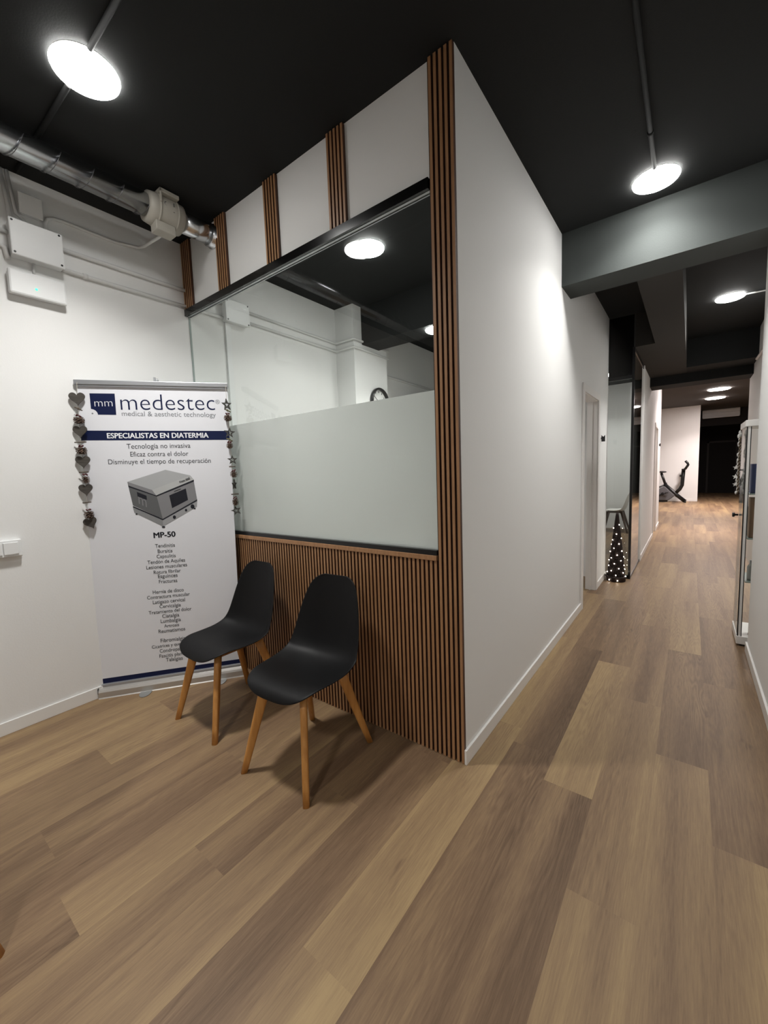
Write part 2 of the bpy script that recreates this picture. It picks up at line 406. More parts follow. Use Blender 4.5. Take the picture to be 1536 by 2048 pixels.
# column in the room behind the glass
struct('trim_4', MB().box((-L, 1.60, 0), (-1.945, 2.15, H)), M['wall'])

# skirting boards
BH = 0.072
struct('baseboard_left', MB().box((-L, -4.6, 0), (-L+0.012, 0.018, BH)), M['trim'], bevel=0.002)
struct('baseboard_corridor', MB().box((0, 0.0, 0), (0.012, DY0-0.06, BH)), M['trim'], bevel=0.002)
struct('baseboard_corridor_far', MB().box((0, DY1+0.075, 0), (0.012, 3.93, BH)), M['trim'], bevel=0.002)
struct('baseboard_right', MB().box((1.155, -4.6, 0), (1.167, 2.165, BH)).box((1.155, 2.165, 0), (1.47, 2.177, BH)), M['trim'], bevel=0.002)
struct('baseboard_gym_side', MB().box((0.264, 5.13, 0), (0.276, D2A-0.08, BH)).box((0.264, D2B+0.08, 0), (0.276, 9.3, BH)), M['trim'], bevel=0.002)
struct('baseboard_gym_far', MB().box((-2.3, 16.388, 0), (1.04, 16.4, BH)), M['trim'])
struct('baseboard_room', MB().box((-L, 0.10, 0), (-L+0.012, 3.83, BH)), M['trim'])

# door openings
def door_frame(name, x, sgn, y0, y1, ztop, leafmat=None, thick=0.10):
    # lining and casings on the corridor face x
    fr = MB(); w = 0.072; p = 0.014; a, b, zi, zo = y0+0.012, y1-0.012, ztop-0.012, ztop+0.06
    fr.prism([(a-w, 0), (a, 0), (a, zi), (b, zi), (b, 0), (b+w, 0), (b+w, zo), (a-w, zo)], (x+p/2, 0, 0), (0, 1, 0), (0, 0, 1), p)
    d = struct(name, fr, M['jamb'], bevel=0.003)
    ln = MB(); ln.box((x-thick, y0, 0), (x, y0+0.02, ztop)); ln.box((x-thick, y1-0.02, 0), (x, y1, ztop)); ln.box((x-thick, y0, ztop-0.02), (x, y1, ztop))
    struct('door_lining', ln, M['jamb'], d)
    st = MB(); st.box((x-0.06, y1-0.034, 0), (x-0.045, y1-0.02, ztop-0.02)); st.box((x-0.06, y0+0.02, 0), (x-0.045, y0+0.034, ztop-0.02))
    struct('door_stop', st, M['jamb'], d)
    return d
d1 = door_frame('door_1', 0.0, 1, DY0, DY1, DZ)
struct('door_leaf', MB().box((-0.72, DY0-0.02, 0.008), (-0.10, DY0+0.02, DZ-0.02)), M['jamb'], d1, 0.002)
d2 = door_frame('door_2', 0.264, 1, D2A, D2B, 2.07)
struct('door_leaf', MB().box((0.175, D2A+0.02, 0.008), (0.21, D2B-0.02, 2.05)), M['jamb'], d2, 0.002)
d3 = struct('door_3', MB().box((1.45, 21.44, 0), (2.35, 21.5, 2.2)), M['black'])
struct('door_frame', MB().box((1.38, 21.46, 0), (1.45, 21.5, 2.27)).box((2.35, 21.46, 0), (2.42, 21.5, 2.27)).box((1.38, 21.46, 2.2), (2.42, 21.5, 2.27)), mat('dark_door_frame', (0.03, 0.025, 0.024), 0.6), d3)

# ------------------------------------------------------------------ partition glazing
GX0, GX1 = -L, -0.1225
w1 = struct('window_1', MB().box((GX0, 0.026, 1.004), (GX1, 0.034, 2.575)), M['glass'])
struct('frosted_film', MB().box((GX0, 0.0245, 1.006), (GX1, 0.0258, 1.737)), M['film'], w1)
struct('top_channel', MB().box((GX0, -0.004, 2.572), (GX1, 0.012, 2.617)).box((GX0, 0.012, 2.590), (GX1, 0.060, 2.617)), M['channel'], w1)
struct('channel_lip', MB().box((GX0, 0.0125, 2.570), (GX1, 0.0250, 2.5895)).box((GX0, 0.0345, 2.570), (GX1, 0.040, 2.5895)), M['alu'], w1)
struct('bottom_channel', MB().box((GX0, 0.000, 0.982), (GX1, 0.060, 1.006)), M['blackmetal'], w1, 0.001)
struct('ledge', MB().box((GX0, -0.006, 0.958), (GX1, 0.10, 0.982)), M['slat'], w1, 0.002)
struct('edge_seal', MB().box((GX0, 0.024, 1.006), (GX0+0.006, 0.036, 2.566)), M['edge'], w1)

# glass room front: pane, transom, corner post, side pane
w2 = struct('window_2', MB().box((0.0, 3.946, 0.045), (0.25, 3.954, 2.36)), M['glass'])
struct('transom_pane', MB().box((0.0, 3.944, 2.40), (0.25, 3.956, 3.07)), M['channel'], w2)
struct('corner_post', MB().box((0.240, 3.938, 0), (0.266, 3.962, 2.706)), M['blackmetal'], w2)
struct('transom', MB().box((0.0, 3.938, 2.36), (0.25, 3.962, 2.40)), M['blackmetal'], w2)
struct('bottom_rail', MB().box((0.0, 3.938, 0), (0.25, 3.962, 0.045)).box((0.248, 3.962, 0), (0.264, 5.05, 0.03)), M['blackmetal'], w2)
w3 = struct('window_3', MB().box((0.252, 3.97, 0.03), (0.260, 5.05, 2.66)), M['glass'])
struct('top_rail', MB().box((0.246, 3.962, 2.66), (0.266, 5.05, 2.706)), M['blackmetal'], w3)
struct('end_post', MB().box((0.236, 5.05, 0), (0.276, 5.09, 2.706)), M['jamb'], w3)

# ------------------------------------------------------------------ slat cladding
PITCH_S, SW = 0.0245, 0.0135
def slats(x0, x1, z0, z1):
    m = MB(); n = int(round((x1-x0-SW)/PITCH_S))+1
    for i in range(n):
        x = x1-SW-i*PITCH_S
        m.box((x, 0.0, z0), (x+SW, 0.0125, z1))
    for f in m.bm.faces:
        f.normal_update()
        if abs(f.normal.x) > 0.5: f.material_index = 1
    return m
def slat_thing(name, label, x0, x1, z0, z1):
    t = thing(name, label, 'wood slats', ((x0+x1)/2, 0.01, z0))
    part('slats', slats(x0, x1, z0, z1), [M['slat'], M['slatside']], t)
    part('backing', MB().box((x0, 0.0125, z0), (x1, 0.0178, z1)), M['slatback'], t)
    return t
SWD = 5*PITCH_S-0.011
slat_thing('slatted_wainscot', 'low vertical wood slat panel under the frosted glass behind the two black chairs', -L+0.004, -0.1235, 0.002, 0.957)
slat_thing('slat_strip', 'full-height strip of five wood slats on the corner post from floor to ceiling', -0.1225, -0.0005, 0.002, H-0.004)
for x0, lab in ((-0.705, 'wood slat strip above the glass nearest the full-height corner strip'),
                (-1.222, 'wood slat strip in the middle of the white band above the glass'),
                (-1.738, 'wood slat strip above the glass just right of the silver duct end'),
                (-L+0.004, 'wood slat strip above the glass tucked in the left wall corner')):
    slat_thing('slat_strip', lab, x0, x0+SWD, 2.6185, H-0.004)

# ------------------------------------------------------------------ ceiling lights
def led_disc(loc, label, r=0.122, m='led', group='round ceiling lights', power=1.0):
    t = thing('ceiling_light', label, 'ceiling light', loc, 0, group)
    obj('rim', MB().lathe([(r*0.90, -0.006), (r*0.94, -0.0085), (r*0.96, -0.007), (r*0.97, 0)], (0, 0, 0), n=48), M['trim'], t)
    obj('diffuser', MB().lathe([(r*0.02, -0.0250), (r*0.70, -0.0240), (r*0.90, -0.0205), (r*0.98, -0.0150), (r, -0.0088)], n=48), M[m], t)
    ld = bpy.data.lights.new('led_light', 'AREA'); ld.shape = 'DISK'; ld.size = r*1.9; ld.spread = math.radians(SPREAD)
    ld.energy = LAMP*power; ld.color = (1.0, 0.985, 0.955) if m == 'led' else (1.0, 0.88, 0.84)
    lo = bpy.data.objects.new('led_light', ld); COL.objects.link(lo); lo.parent = t; lo.location = (0, 0, -0.0265)
    return t
led_disc((-1.243, -0.852, H), 'large bright round ceiling light above the waiting corner, near the silver duct')
led_disc((0.588, 1.486, H), 'bright round ceiling light in the corridor just before the cross beam', power=0.50)
led_disc((1.085, 4.114, H), 'round ceiling light beyond the cross beam, with a white cable to the right wall')
led_disc((-1.19, 0.93, H), 'round ceiling light seen through the clear glass on the inner room ceiling', power=0.5)
led_disc((-1.12, 1.865, 2.706), 'round light under the dark beam, half hidden behind the corner slats', power=0.6)
led_disc((1.373, 12.9, 3.34), 'far round gym ceiling light, nearer of the two', r=0.24, m='ledwarm', power=3.2)
led_disc((1.362, 14.8, 3.34), 'far round gym ceiling light, the farther of the two', r=0.24, m='ledwarm', power=3.2)
led_disc((1.37, 8.6, 3.34), 'round gym ceiling light hidden above the second beam', r=0.24, m='ledwarm', power=3.4)
led_disc((0.35, -3.1, H), 'unseen round ceiling light added behind the viewer for fill')  # lamp added out of view to brighten walls and floor
led_disc((-0.50, 7.2, H), 'round ceiling light in the glass fronted room', r=0.10, power=0.75)

def conduit(name, label, pts, r, m, clips=(), collar=None):
    t = thing(name, label, 'cable conduit', pts[0])
    part('tube', MB().tube(pts, r, 10), m, t)
    if clips:
        c = MB()
        for p, d in clips: c.tube([Vector(p)-Vector(d)*0.012, Vector(p)+Vector(d)*0.012], r*1.3, 10)
        part('coupling', c, m, t)
    return t
CZ = H-0.011
conduit('ceiling_conduit', 'dark conduit along the ceiling crossing behind the large bright light', [(-2.15, -0.90, CZ), (-1.36, -0.88, CZ)], 0.011, M['tubedark'])
conduit('ceiling_conduit', 'dark conduit on the ceiling running right from the large bright light', [(-1.12, -0.876, CZ), (0.9, -0.86, CZ)], 0.011, M['tubedark'])
conduit('ceiling_conduit', 'dark conduit along the corridor ceiling leading to the corridor light', [(0.596, -2.5, CZ), (0.589, 1.36, CZ)], 0.011, M['tubedark'], [((0.589, 1.05, CZ), (0, 1, 0))])
conduit('ceiling_conduit', 'white cable from the light beyond the beam to the right wall', [(1.21, 4.114, H-0.008), (1.468, 4.14, H-0.008)], 0.007, M['tube'])

# ------------------------------------------------------------------ duct and fan
DX, DZc, DR = -1.785, 2.985, 0.062
dct = thing('ventilation_duct', 'silver spiral ventilation duct along the ceiling above the left wall', 'duct', (DX, -2.5, DZc))
part('pipe', MB().tube([(DX, -3.2, DZc-0.01), (DX, -0.4, DZc)], DR, 40).tube([(DX, -0.2, DZc), (DX, 0.012, DZc+0.002)], DR, 40), M['galv'], dct)
sm = MB()
for k in range(19):
    y0 = -3.1 + k*0.142
    if y0 > -0.5: break
    sm.tube([(DX+ (DR+0.0005)*math.cos(a), y0+0.142*a/(2*PI), DZc-0.005+(DR+0.0005)*math.sin(a)) for a in [2*PI*i/24 for i in range(25)]], 0.0016, 6)
part('spiral_seam', sm, M['seam'], dct)
part('end_collar', MB().lathe([(DR+0.001, -0.035), (DR+0.008, -0.033), (DR+0.008, -0.006), (DR+0.014, -0.004), (DR+0.014, 0.0)], (DX, 0.016, DZc), 'Y', 40), M['galv'], dct)
fn = thing('duct_fan', 'cream inline duct fan fitted on the silver duct', 'fan', (DX, -0.3, DZc))
part('housing', MB().lathe([(DR+0.003, -0.11), (0.082, -0.105), (0.088, -0.070), (0.088, 0.045), (0.084, 0.09), (DR+0.004, 0.10)], (DX, -0.30, DZc-0.004), 'Y', 40), M['fan'], fn)
for yb in (-0.355, -0.250):
    part('band', MB().lathe([(0.086, -0.006), (0.0925, -0.004), (0.0925, 0.004), (0.086, 0.006)], (DX, yb, DZc-0.004), 'Y', 40), M['fan'], fn)
part('terminal_box', MB().box((DX-0.025, -0.375, DZc-0.135), (DX+0.050, -0.262, DZc-0.080)), M['fan'], fn, 0.004)
part('mounting_plate', MB().box((DX+0.010, -0.362, DZc+0.060), (DX+0.096, -0.250, DZc+0.082)).box((DX+0.085, -0.362, DZc+0.005), (DX+0.096, -0.352, DZc+0.082)), M['fan'], fn, 0.003)
pr = MB()
pr.tube([(DX+0.0860, -0.325+0.010*math.cos(a), DZc+0.010+0.010*math.sin(a)) for a in [PI*0.5+i*PI/8 for i in range(9)]], 0.002, 6)
part('printed_mark', pr, M['fanmark'], fn); pr = MB()
pr.box((DX+0.085, -0.283, DZc+0.010), (DX+0.0885, -0.279, DZc+0.030)); part('printed_mark', pr, M['fanmark'], fn); pr = MB()
pr.box((DX+0.082, -0.287, DZc-0.022), (DX+0.0868, -0.279, DZc-0.010))
part('printed_mark', pr, M['fanmark'], fn)

# ------------------------------------------------------------------ electrics on the left wall
XW = -L
jb = thing('junction_box', 'white junction box with four dark screws high on the left wall', 'junction box', (XW, -0.85, 2.71))
part('base', MB().box((XW, -0.960, 2.618), (XW+0.060, -0.736, 2.796)), M['plastic'], jb, 0.004)
part('lid', MB().box((XW+0.060, -0.966, 2.612), (XW+0.076, -0.732, 2.802)), M['plastic'], jb, 0.005)
for y, z in ((-0.952, 2.788), (-0.748, 2.790), (-0.748, 2.628), (-0.952, 2.626)):
    part('screw', MB().lathe([(0.0055, 0), (0.0055, 0.002)], (XW+0.0756, y, z), 'X', 16), M['screw'], jb)
el = thing('emergency_light', 'white emergency light with a green glow under the junction box', 'emergency light', (XW, -0.86, 2.48))
part('housing', MB().box((XW, -0.985, 2.422), (XW+0.028, -0.740, 2.536)), M['plastic'], el, 0.006)
part('diffuser', MB().box((XW+0.028, -0.987, 2.416), (XW+0.052, -0.733, 2.546)), M['plastic'], el, 0.010)
part('indicator', MB().ball((XW+0.0525, -0.872, 2.463), 0.0062, sc=(0.6, 1, 1)), M['ledgreen'], el)
bp_ = thing('blank_box', 'small white wall box just above the junction box', 'junction box', (XW, -0.85, 2.91))
part('base', MB().box((XW, -0.895, 2.868), (XW+0.034, -0.812, 2.962)), M['wall'], bp_, 0.003)
part('lid', MB().box((XW+0.034, -0.905, 2.860), (XW+0.042, -0.802, 2.970)), M['wall'], bp_, 0.003)

def wtube(label, pts, r=0.0125, dx=None, ncl=0):
    dx = r if dx is None else dx
    P3 = [(XW+dx if len(p) == 2 else XW+p[2], p[0], p[1]) for p in pts]
    cl = []
    for i in range(ncl):
        a = Vector(P3[len(P3)//2-1]); b = Vector(P3[len(P3)//2]); q = a.lerp(b, (i+0.5)/ncl); cl.append((q, (b-a).normalized()))
    return conduit('wall_conduit', label, P3, r, M['tube'], cl)
wtube('upper white conduit from the junction box along the left wall to the glass', [(-0.735, 2.748), (0.30, 2.752)], ncl=0)
wtube('lower white conduit from the junction box along the left wall to the glass', [(-0.735, 2.632), (-0.50, 2.633), (0.30, 2.642)], ncl=1)
wtube('white conduit looping from the junction box up to the duct fan', [(-0.79, 2.80), (-0.789, 2.865), (-0.776, 2.893), (-0.745, 2.909), (-0.70, 2.913), (-0.43, 2.909), (-0.30, 2.922, 0.03),
      (-0.285, 2.917, 0.08), (-0.285, 2.900, 0.28), (-0.30, 2.880, 0.39)], 0.009)
wtube('short white conduit between junction box and emergency light', [(-0.865, 2.545), (-0.862, 2.62)], 0.007)
wtube('white conduit dropping from the ceiling to the junction box, left one', [(-0.962, 3.07), (-0.945, 2.87), (-0.945, 2.80)], 0.009)
wtube('white conduit dropping from the ceiling to the junction box, right one', [(-0.935, 3.07), (-0.915, 2.86), (-0.885, 2.84), (-0.87, 2.80)], 0.009)
wtube('white conduit entering the junction box from the frame edge, upper one', [(-1.9, 2.742), (-0.955, 2.742)], 0.012)
wtube('white conduit bending below the junction box at the frame edge', [(-1.9, 2.668), (-1.005, 2.668), (-0.980, 2.655), (-0.972, 2.60)], 0.012)
# further left, outside the frame, mirrored by the glass
wtube('white conduit along the left wall before the frame edge, dropping to the switch', [(-1.25, 2.60), (-1.25, 1.3), (-1.20, 1.07)], 0.010)

sw = thing('light_switch', 'white double light switch on the left wall at the frame edge', 'switch', (XW, -1.12, 1.03))
part('frame', MB().box((XW, -1.262, 0.986), (XW+0.030, -1.060, 1.079)), M['plastic'], sw, 0.004)
part('rocker', MB().box((XW+0.030, -1.138, 1.000), (XW+0.036, -1.076, 1.066)), M['plastic'], sw, 0.002)
part('rocker', MB().box((XW+0.030, -1.206, 1.000), (XW+0.036, -1.144, 1.066)), M['plastic'], sw, 0.002)

# inner room, behind the glass, same wall
jb2 = thing('junction_box', 'white junction box on the left wall seen through the glass', 'junction box', (XW, 0.40, 2.70))
part('base', MB().box((XW, 0.30, 2.615), (XW+0.055, 0.505, 2.775)), M['plastic'], jb2, 0.004)
part('lid', MB().box((XW+0.055, 0.295, 2.610), (XW+0.068, 0.510, 2.780)), M['plastic'], jb2, 0.004)
for y, z in ((0.31, 2.768), (0.495, 2.768), (0.495, 2.622), (0.31, 2.622)):
    part('screw', MB().lathe([(0.006, 0), (0.006, 0.002)], (XW+0.0678, y, z), 'X', 12), M['screw'], jb2)
wtube('upper white conduit on the inner room wall running to the column', [(0.50, 2.748), (1.50, 2.735), (1.575, 2.733), (1.583, 2.733, 0.03), (1.583, 2.733, 0.255), (1.605, 2.733, 0.262), (2.17, 2.727, 0.262)], 0.011)
wtube('lower white conduit on the inner room wall running to the column', [(0.50, 2.665), (1.50, 2.655), (1.575, 2.653), (1.583, 2.653, 0.03), (1.583, 2.653, 0.255), (1.605, 2.653, 0.262), (2.17, 2.647, 0.262)], 0.011)
wtube('white conduit on the inner room wall beyond the column', [(2.15, 2.55), (3.83, 2.53)], 0.013)
tr = thing('trunking', 'vertical white trunking below the junction box seen through the glass', 'cable trunking', (XW, 0.33, 0))
part('channel', MB().box((XW, 0.315, 0.075), (XW+0.018, 0.36, 2.612)), M['plastic'], tr, 0.002)
ck = thing('wall_clock', 'round black rimmed wall clock on the column behind the frosted edge', 'clock', (-1.945, 1.975, 2.15))
part('rim', MB().lathe([(0.140, 0), (0.150, 0.004), (0.152, 0.030), (0.146, 0.040), (0.132, 0.040), (0.130, 0.016), (0.130, 0.002)], (-1.945, 1.975, 2.15), 'X', 48), M['blackmetal'], ck)
part('face', MB().lathe([(0.131, 0), (0.131, 0.004)], (-1.943, 1.975, 2.15), 'X', 48), M['clockface'], ck)
for i in range(12):
    nm = MB()
    a = i*PI/6; c = Vector((-1.9382, 1.975+0.108*math.sin(a), 2.15+0.108*math.cos(a)))
    nm.box(c-Vector((0.0006, 0.005, 0.009)), c+Vector((0.0006, 0.005, 0.009)))
    part('hour_mark', nm, M['ink'], ck)
part('hand', MB().tube([(-1.936, 1.99, 2.14), (-1.936, 1.885, 2.215)], 0.0025, 6), M['ink'], ck)
part('hand', MB().tube([(-1.935, 1.97, 2.16), (-1.935, 2.03, 2.10)], 0.0032, 6), M['ink'], ck)
ub = thing('wall_cabinet', 'white cabinet top just showing over the frosted film near the slats', 'cabinet', (-2.0, 3.05, 0))
part('body', MB().box((-L+0.015, 2.75, 0.0), (-1.72, 3.45, 2.22)), M['plastic'], ub, 0.004)
part('door', MB().box((-1.72, 2.755, 0.06), (-1.70, 3.095, 2.215)), M['plastic'], ub, 0.002)
part('door', MB().box((-1.72, 3.105, 0.06), (-1.70, 3.445, 2.215)), M['plastic'], ub, 0.002)
dk = thing('desk', 'pale desk only dimly showing through the frosted glass', 'desk', (-1.2, 1.1, 0))
part('top', MB().box((-1.75, 0.75, 0.715), (-0.65, 1.35, 0.74)), M['plastic'], dk, 0.003)
for x in (-1.70, -0.70):
    for y in (0.80, 1.30): part('leg', MB().box((x-0.02, y-0.02, 0), (x+0.02, y+0.02, 0.715)), M['metalgrey'], dk)

# ------------------------------------------------------------------ roll-up banner
BA = Vector((-2.16, -0.772, 0)); BD = Vector((0.60221274, 0.79833566, 0)); BN = Vector((0.79833566, -0.60221274, 0)); UZ = Vector((0, 0, 1))
SOFF = -0.045
def bp(u, z, off=SOFF): return BA + BD*u + BN*off + UZ*z
ban = thing('roll_up_banner', 'tall white roll-up advertising banner on an aluminium base beside the black chairs', 'banner', tuple(bp(0.433, 0)))
def bbox(mb, u0, u1, o0, o1, z0, z1):
    vs = [mb.bm.verts.new(bp(u, z, o)) for z in (z0, z1) for u, o in ((u0, o0), (u1, o0), (u1, o1), (u0, o1))]
    for f in ((3, 2, 1, 0), (4, 5, 6, 7), (0, 1, 5, 4), (1, 2, 6, 5), (2, 3, 7, 6), (3, 0, 4, 7)): mb.bm.faces.new([vs[i] for i in f])
    return mb
def ul(z): return -0.003 + 0.033*(z-0.1)/1.87
def ur(z): return ul(z)+0.858
sh = MB(); rows = 24
prevr = None
for i in range(rows+1):
    z = 0.062 + (1.972-0.062)*i/rows; row = []
    for j in range(13):
        t = j/12; u = ul(z)+(ur(z)-ul(z))*t
        row.append(sh.bm.verts.new(bp(u, z)))
    if prevr:
        for j in range(12): sh.bm.faces.new((prevr[j], prevr[j+1], row[j+1], row[j]))
    prevr = row
sheet = part('sheet', sh, M['banner'], ban)
sl = sheet.modifiers.new('solid', 'SOLIDIFY'); sl.thickness = 0.0008; sl.offset = -1 if False else 1
sl.offset = 0
cs = MB()
prof = [(0.0, 0.006), (0.004, 0.0), (-0.085, 0.0), (-0.09, 0.02), (-0.085, 0.055), (-0.052, 0.064), (-0.038, 0.064), (-0.006, 0.052), (0.0, 0.040)]
pr1 = [cs.bm.verts.new(bp(-0.012, z, o)) for o, z in prof]; pr2 = [cs.bm.verts.new(bp(0.880, z, o)) for o, z in prof]
for i in range(len(prof)): cs.bm.faces.new((pr1[i], pr1[(i+1) % len(prof)], pr2[(i+1) % len(prof)], pr2[i]))
cs.bm.faces.new(pr1); cs.bm.faces.new(pr2[::-1])
part('cassette', cs, M['alucase'], ban)
part('clamp_strip', bbox(MB(), -0.004, 0.872, -0.046, -0.030, 0.062, 0.078), M['alu'], ban, 0.002)
part('end_cap', bbox(MB(), -0.015, -0.0118, -0.05, -0.002, 0.030, 0.066), M['blackmetal'], ban)
part('top_bar', bbox(MB(), 0.020, 0.892, -0.060, -0.028, 1.972, 2.000), M['alu'], ban, 0.003)
part('top_bar_lip', bbox(MB(), 0.032, 0.888, -0.052, -0.034, 1.962, 1.972), M['alu'], ban)
part('pole', MB().tube([bp(0.455, 0.03, -0.072), bp(0.470, 2.015, -0.066)], 0.007, 10), M['alu'], ban)
part('pole_hook', bbox(MB(), 0.450, 0.462, -0.060, -0.052, 1.995, 2.030).tube([bp(0.470, 2.0, -0.055), bp(0.470, 2.022, -0.055)], 0.004), M['alu'], ban)
for u in (0.26, 0.72):
    ft = MB(); pts = []
    for i in range(16):
        a = 2*PI*i/16; pts.append((u+0.035*math.cos(a), 0.02+0.055*math.sin(a)))
    lo = [ft.bm.verts.new(bp(p[0], 0.001, p[1])) for p in pts]; hi = [ft.bm.verts.new(bp(p[0], 0.0045, p[1])) for p in pts]
    ft.bm.faces.new(hi); ft.bm.faces.new(lo[::-1])
    for i in range(16): ft.bm.faces.new((lo[i], lo[(i+1) % 16], hi[(i+1) % 16], hi[i]))
    part('swivel_foot', ft, M['metalgrey'], ban)

# printed artwork: flat ink on the sheet
def ink_poly(name, polys, mats, off=0.0009):
    m = MB()
    for i, (pl, mi) in enumerate(polys):
        m.mi = mi
        m.quad([bp(u, z, SOFF+off+0.00012*i) for u, z in pl])
    return obj(name, m, mats, sheet, 0, shift=ban.location, normals=False)
def text_mesh(body, bold=0.0):
    cu = bpy.data.curves.new('tmp', 'FONT'); cu.body = body; cu.size = 1.0; cu.offset = bold; cu.resolution_u = 4
    o = bpy.data.objects.new('tmp', cu); COL.objects.link(o)
    dg = bpy.context.evaluated_depsgraph_get(); dg.update()
    me = bpy.data.meshes.new_from_object(o.evaluated_get(dg))
    bpy.data.objects.remove(o); bpy.data.curves.remove(cu)
    return me
def text_part(name, lines, m, off=0.0012, parent=None):
    # lines: (text, u0, z_at_u0, u1, z_at_u1, bold, height_factor)
    bm = bmesh.new()
    for body, u0, z0, u1, z1, bold, hf in lines:
        me = text_mesh(body, min(bold, 0.0))
        xs = [v.co.x for v in me.vertices]; x0, x1 = min(xs), max(xs); k = (u1-u0)/(x1-x0)
        shifts = [(0, 0)] if bold <= 0 else [(0, 0), (bold*k*1.6, 0), (-bold*k*1.6, 0), (0, bold*k), (0, -bold*k)]
        for si, (du, dz) in enumerate(shifts):
            vs = []
            for v in me.vertices:
                t = (v.co.x-x0)/(x1-x0)
                vs.append(bm.verts.new(bp(u0+(u1-u0)*t+du, z0+(z1-z0)*t + v.co.y*k*hf+dz, SOFF+off+0.00005*si)))
            for p in me.polygons:
                try: bm.faces.new([vs[i] for i in p.vertices])
                except ValueError: pass
        bpy.data.meshes.remove(me)
    q = MB(); q.bm.free(); q.bm = bm
    return obj(name, q, m, sheet, 0, shift=ban.location, normals=False)

arc = [(0.0935+0.034*math.cos(a), 1.794+0.034*math.sin(a)) for a in [PI/2-i*PI/16 for i in range(9)]]
ink_poly('logo_square', [([(0.0935, 1.922), (0.0935, 1.828)] + arc[1:-1] + [(0.1275, 1.794), (0.2265, 1.793), (0.2285, 1.923)], 0)], [M['navy']])
ink_poly('logo_dot', [([(0.099+0.005*math.cos(2*PI*i/12), 1.801+0.005*math.sin(2*PI*i/12)) for i in range(12)], 0)], [M['taggrey']])
text_part('logo_letters', [('mm', 0.115, 1.843, 0.212, 1.845, -0.014, 1.0)], M['whiteink'], 0.0016)
text_part('brand_text', [('medestec', 0.255, 1.823, 0.802, 1.827, -0.012, 1.0)], M['navy'])
rg = text_part('registered_mark', [('®', 0.807, 1.868, 0.834, 1.868, 0.0, 1.0)], M['taggrey'])
text_part('tagline_text', [('medical & aesthetic technology', 0.257, 1.787, 0.804, 1.782, 0.0, 1.0)], M['taggrey'])
ink_poly('blue_band', [([(ul(1.70)+0.001, 1.698), (ul(1.64)+0.001, 1.638), (ur(1.63)-0.001, 1.632), (ur(1.69)-0.001, 1.691)], 0)], [M['navy']])
text_part('band_text', [('ESPECIALISTAS EN DIATERMIA', 0.166, 1.650, 0.749, 1.648, 0.020, 1.05)], M['whiteink'], 0.0016)
for ln in (('Tecnología no invasiva', 0.267, 1.583, 0.635, 1.583, 0.0, 1.12), ('Eficaz contra el dolor', 0.283, 1.534, 0.619, 1.532, 0.0, 1.12),
           ('Disminuye el tiempo de recuperación', 0.157, 1.489, 0.752, 1.483, 0.0, 1.12)):
    text_part('claim_text', [ln], M['inkgrey'])
dev = dict(
 top=[(0.252, 1.376), (0.475, 1.445), (0.62, 1.403), (0.388, 1.318)], bev=[(0.388, 1.318), (0.62, 1.403), (0.64, 1.375), (0.409, 1.282)],
 lside=[(0.252, 1.376), (0.388, 1.318), (0.409, 1.282), (0.254, 1.353)], gap1=[(0.254, 1.353), (0.409, 1.282), (0.64, 1.375), (0.639, 1.362), (0.412, 1.274), (0.256, 1.342)],
 left=[(0.256, 1.342), (0.412, 1.274), (0.435, 1.127), (0.271, 1.225)], front=[(0.412, 1.274), (0.639, 1.362), (0.65, 1.244), (0.435, 1.127)],
 gap2=[(0.271, 1.221), (0.435, 1.127), (0.65, 1.244), (0.65, 1.233), (0.435, 1.118), (0.27, 1.212)], bl=[(0.27, 1.212), (0.435, 1.118), (0.433, 1.078), (0.275, 1.178)],
 bf=[(0.435, 1.118), (0.65, 1.233), (0.645, 1.196), (0.433, 1.078)], screen=[(0.485, 1.278), (0.587, 1.319), (0.595, 1.243), (0.496, 1.194)],
 slot=[(0.3, 1.31), (0.353, 1.283), (0.354, 1.256), (0.302, 1.28)])
order = [('top', 0), ('bev', 1), ('lside', 3), ('gap1', 6), ('left', 2), ('front', 3), ('gap2', 6), ('bl', 5), ('bf', 4), ('screen', 6), ('slot', 6)]
polys = [(dev[k], i) for k, i in order]
def disc(u, z, ru, rz): return [(u+ru*math.cos(2*PI*i/16), z+rz*math.sin(2*PI*i/16)) for i in range(16)]
polys += [(disc(0.505, 1.134, 0.0095, 0.012), 6), (disc(0.578, 1.176, 0.007, 0.009), 6), (disc(0.619, 1.198, 0.012, 0.015), 6), (disc(0.287, 1.168, 0.006, 0.005), 6),
          (disc(0.436, 1.074, 0.010, 0.006), 6), (disc(0.631, 1.184, 0.006, 0.005), 6)]
def stroke(pts, w):
    out = []
    for a, b in zip(pts, pts[1:]):
        d = Vector((b[0]-a[0], b[1]-a[1])); d.normalize(); nn = Vector((-d.y, d.x))*w
        out.append([(a[0]+nn.x, a[1]+nn.y), (a[0]-nn.x, a[1]-nn.y), (b[0]-nn.x, b[1]-nn.y), (b[0]+nn.x, b[1]+nn.y)])
    return out
for p_ in stroke([(0.516, 1.303), (0.557, 1.318)], 0.0016): polys.append((p_, 6))
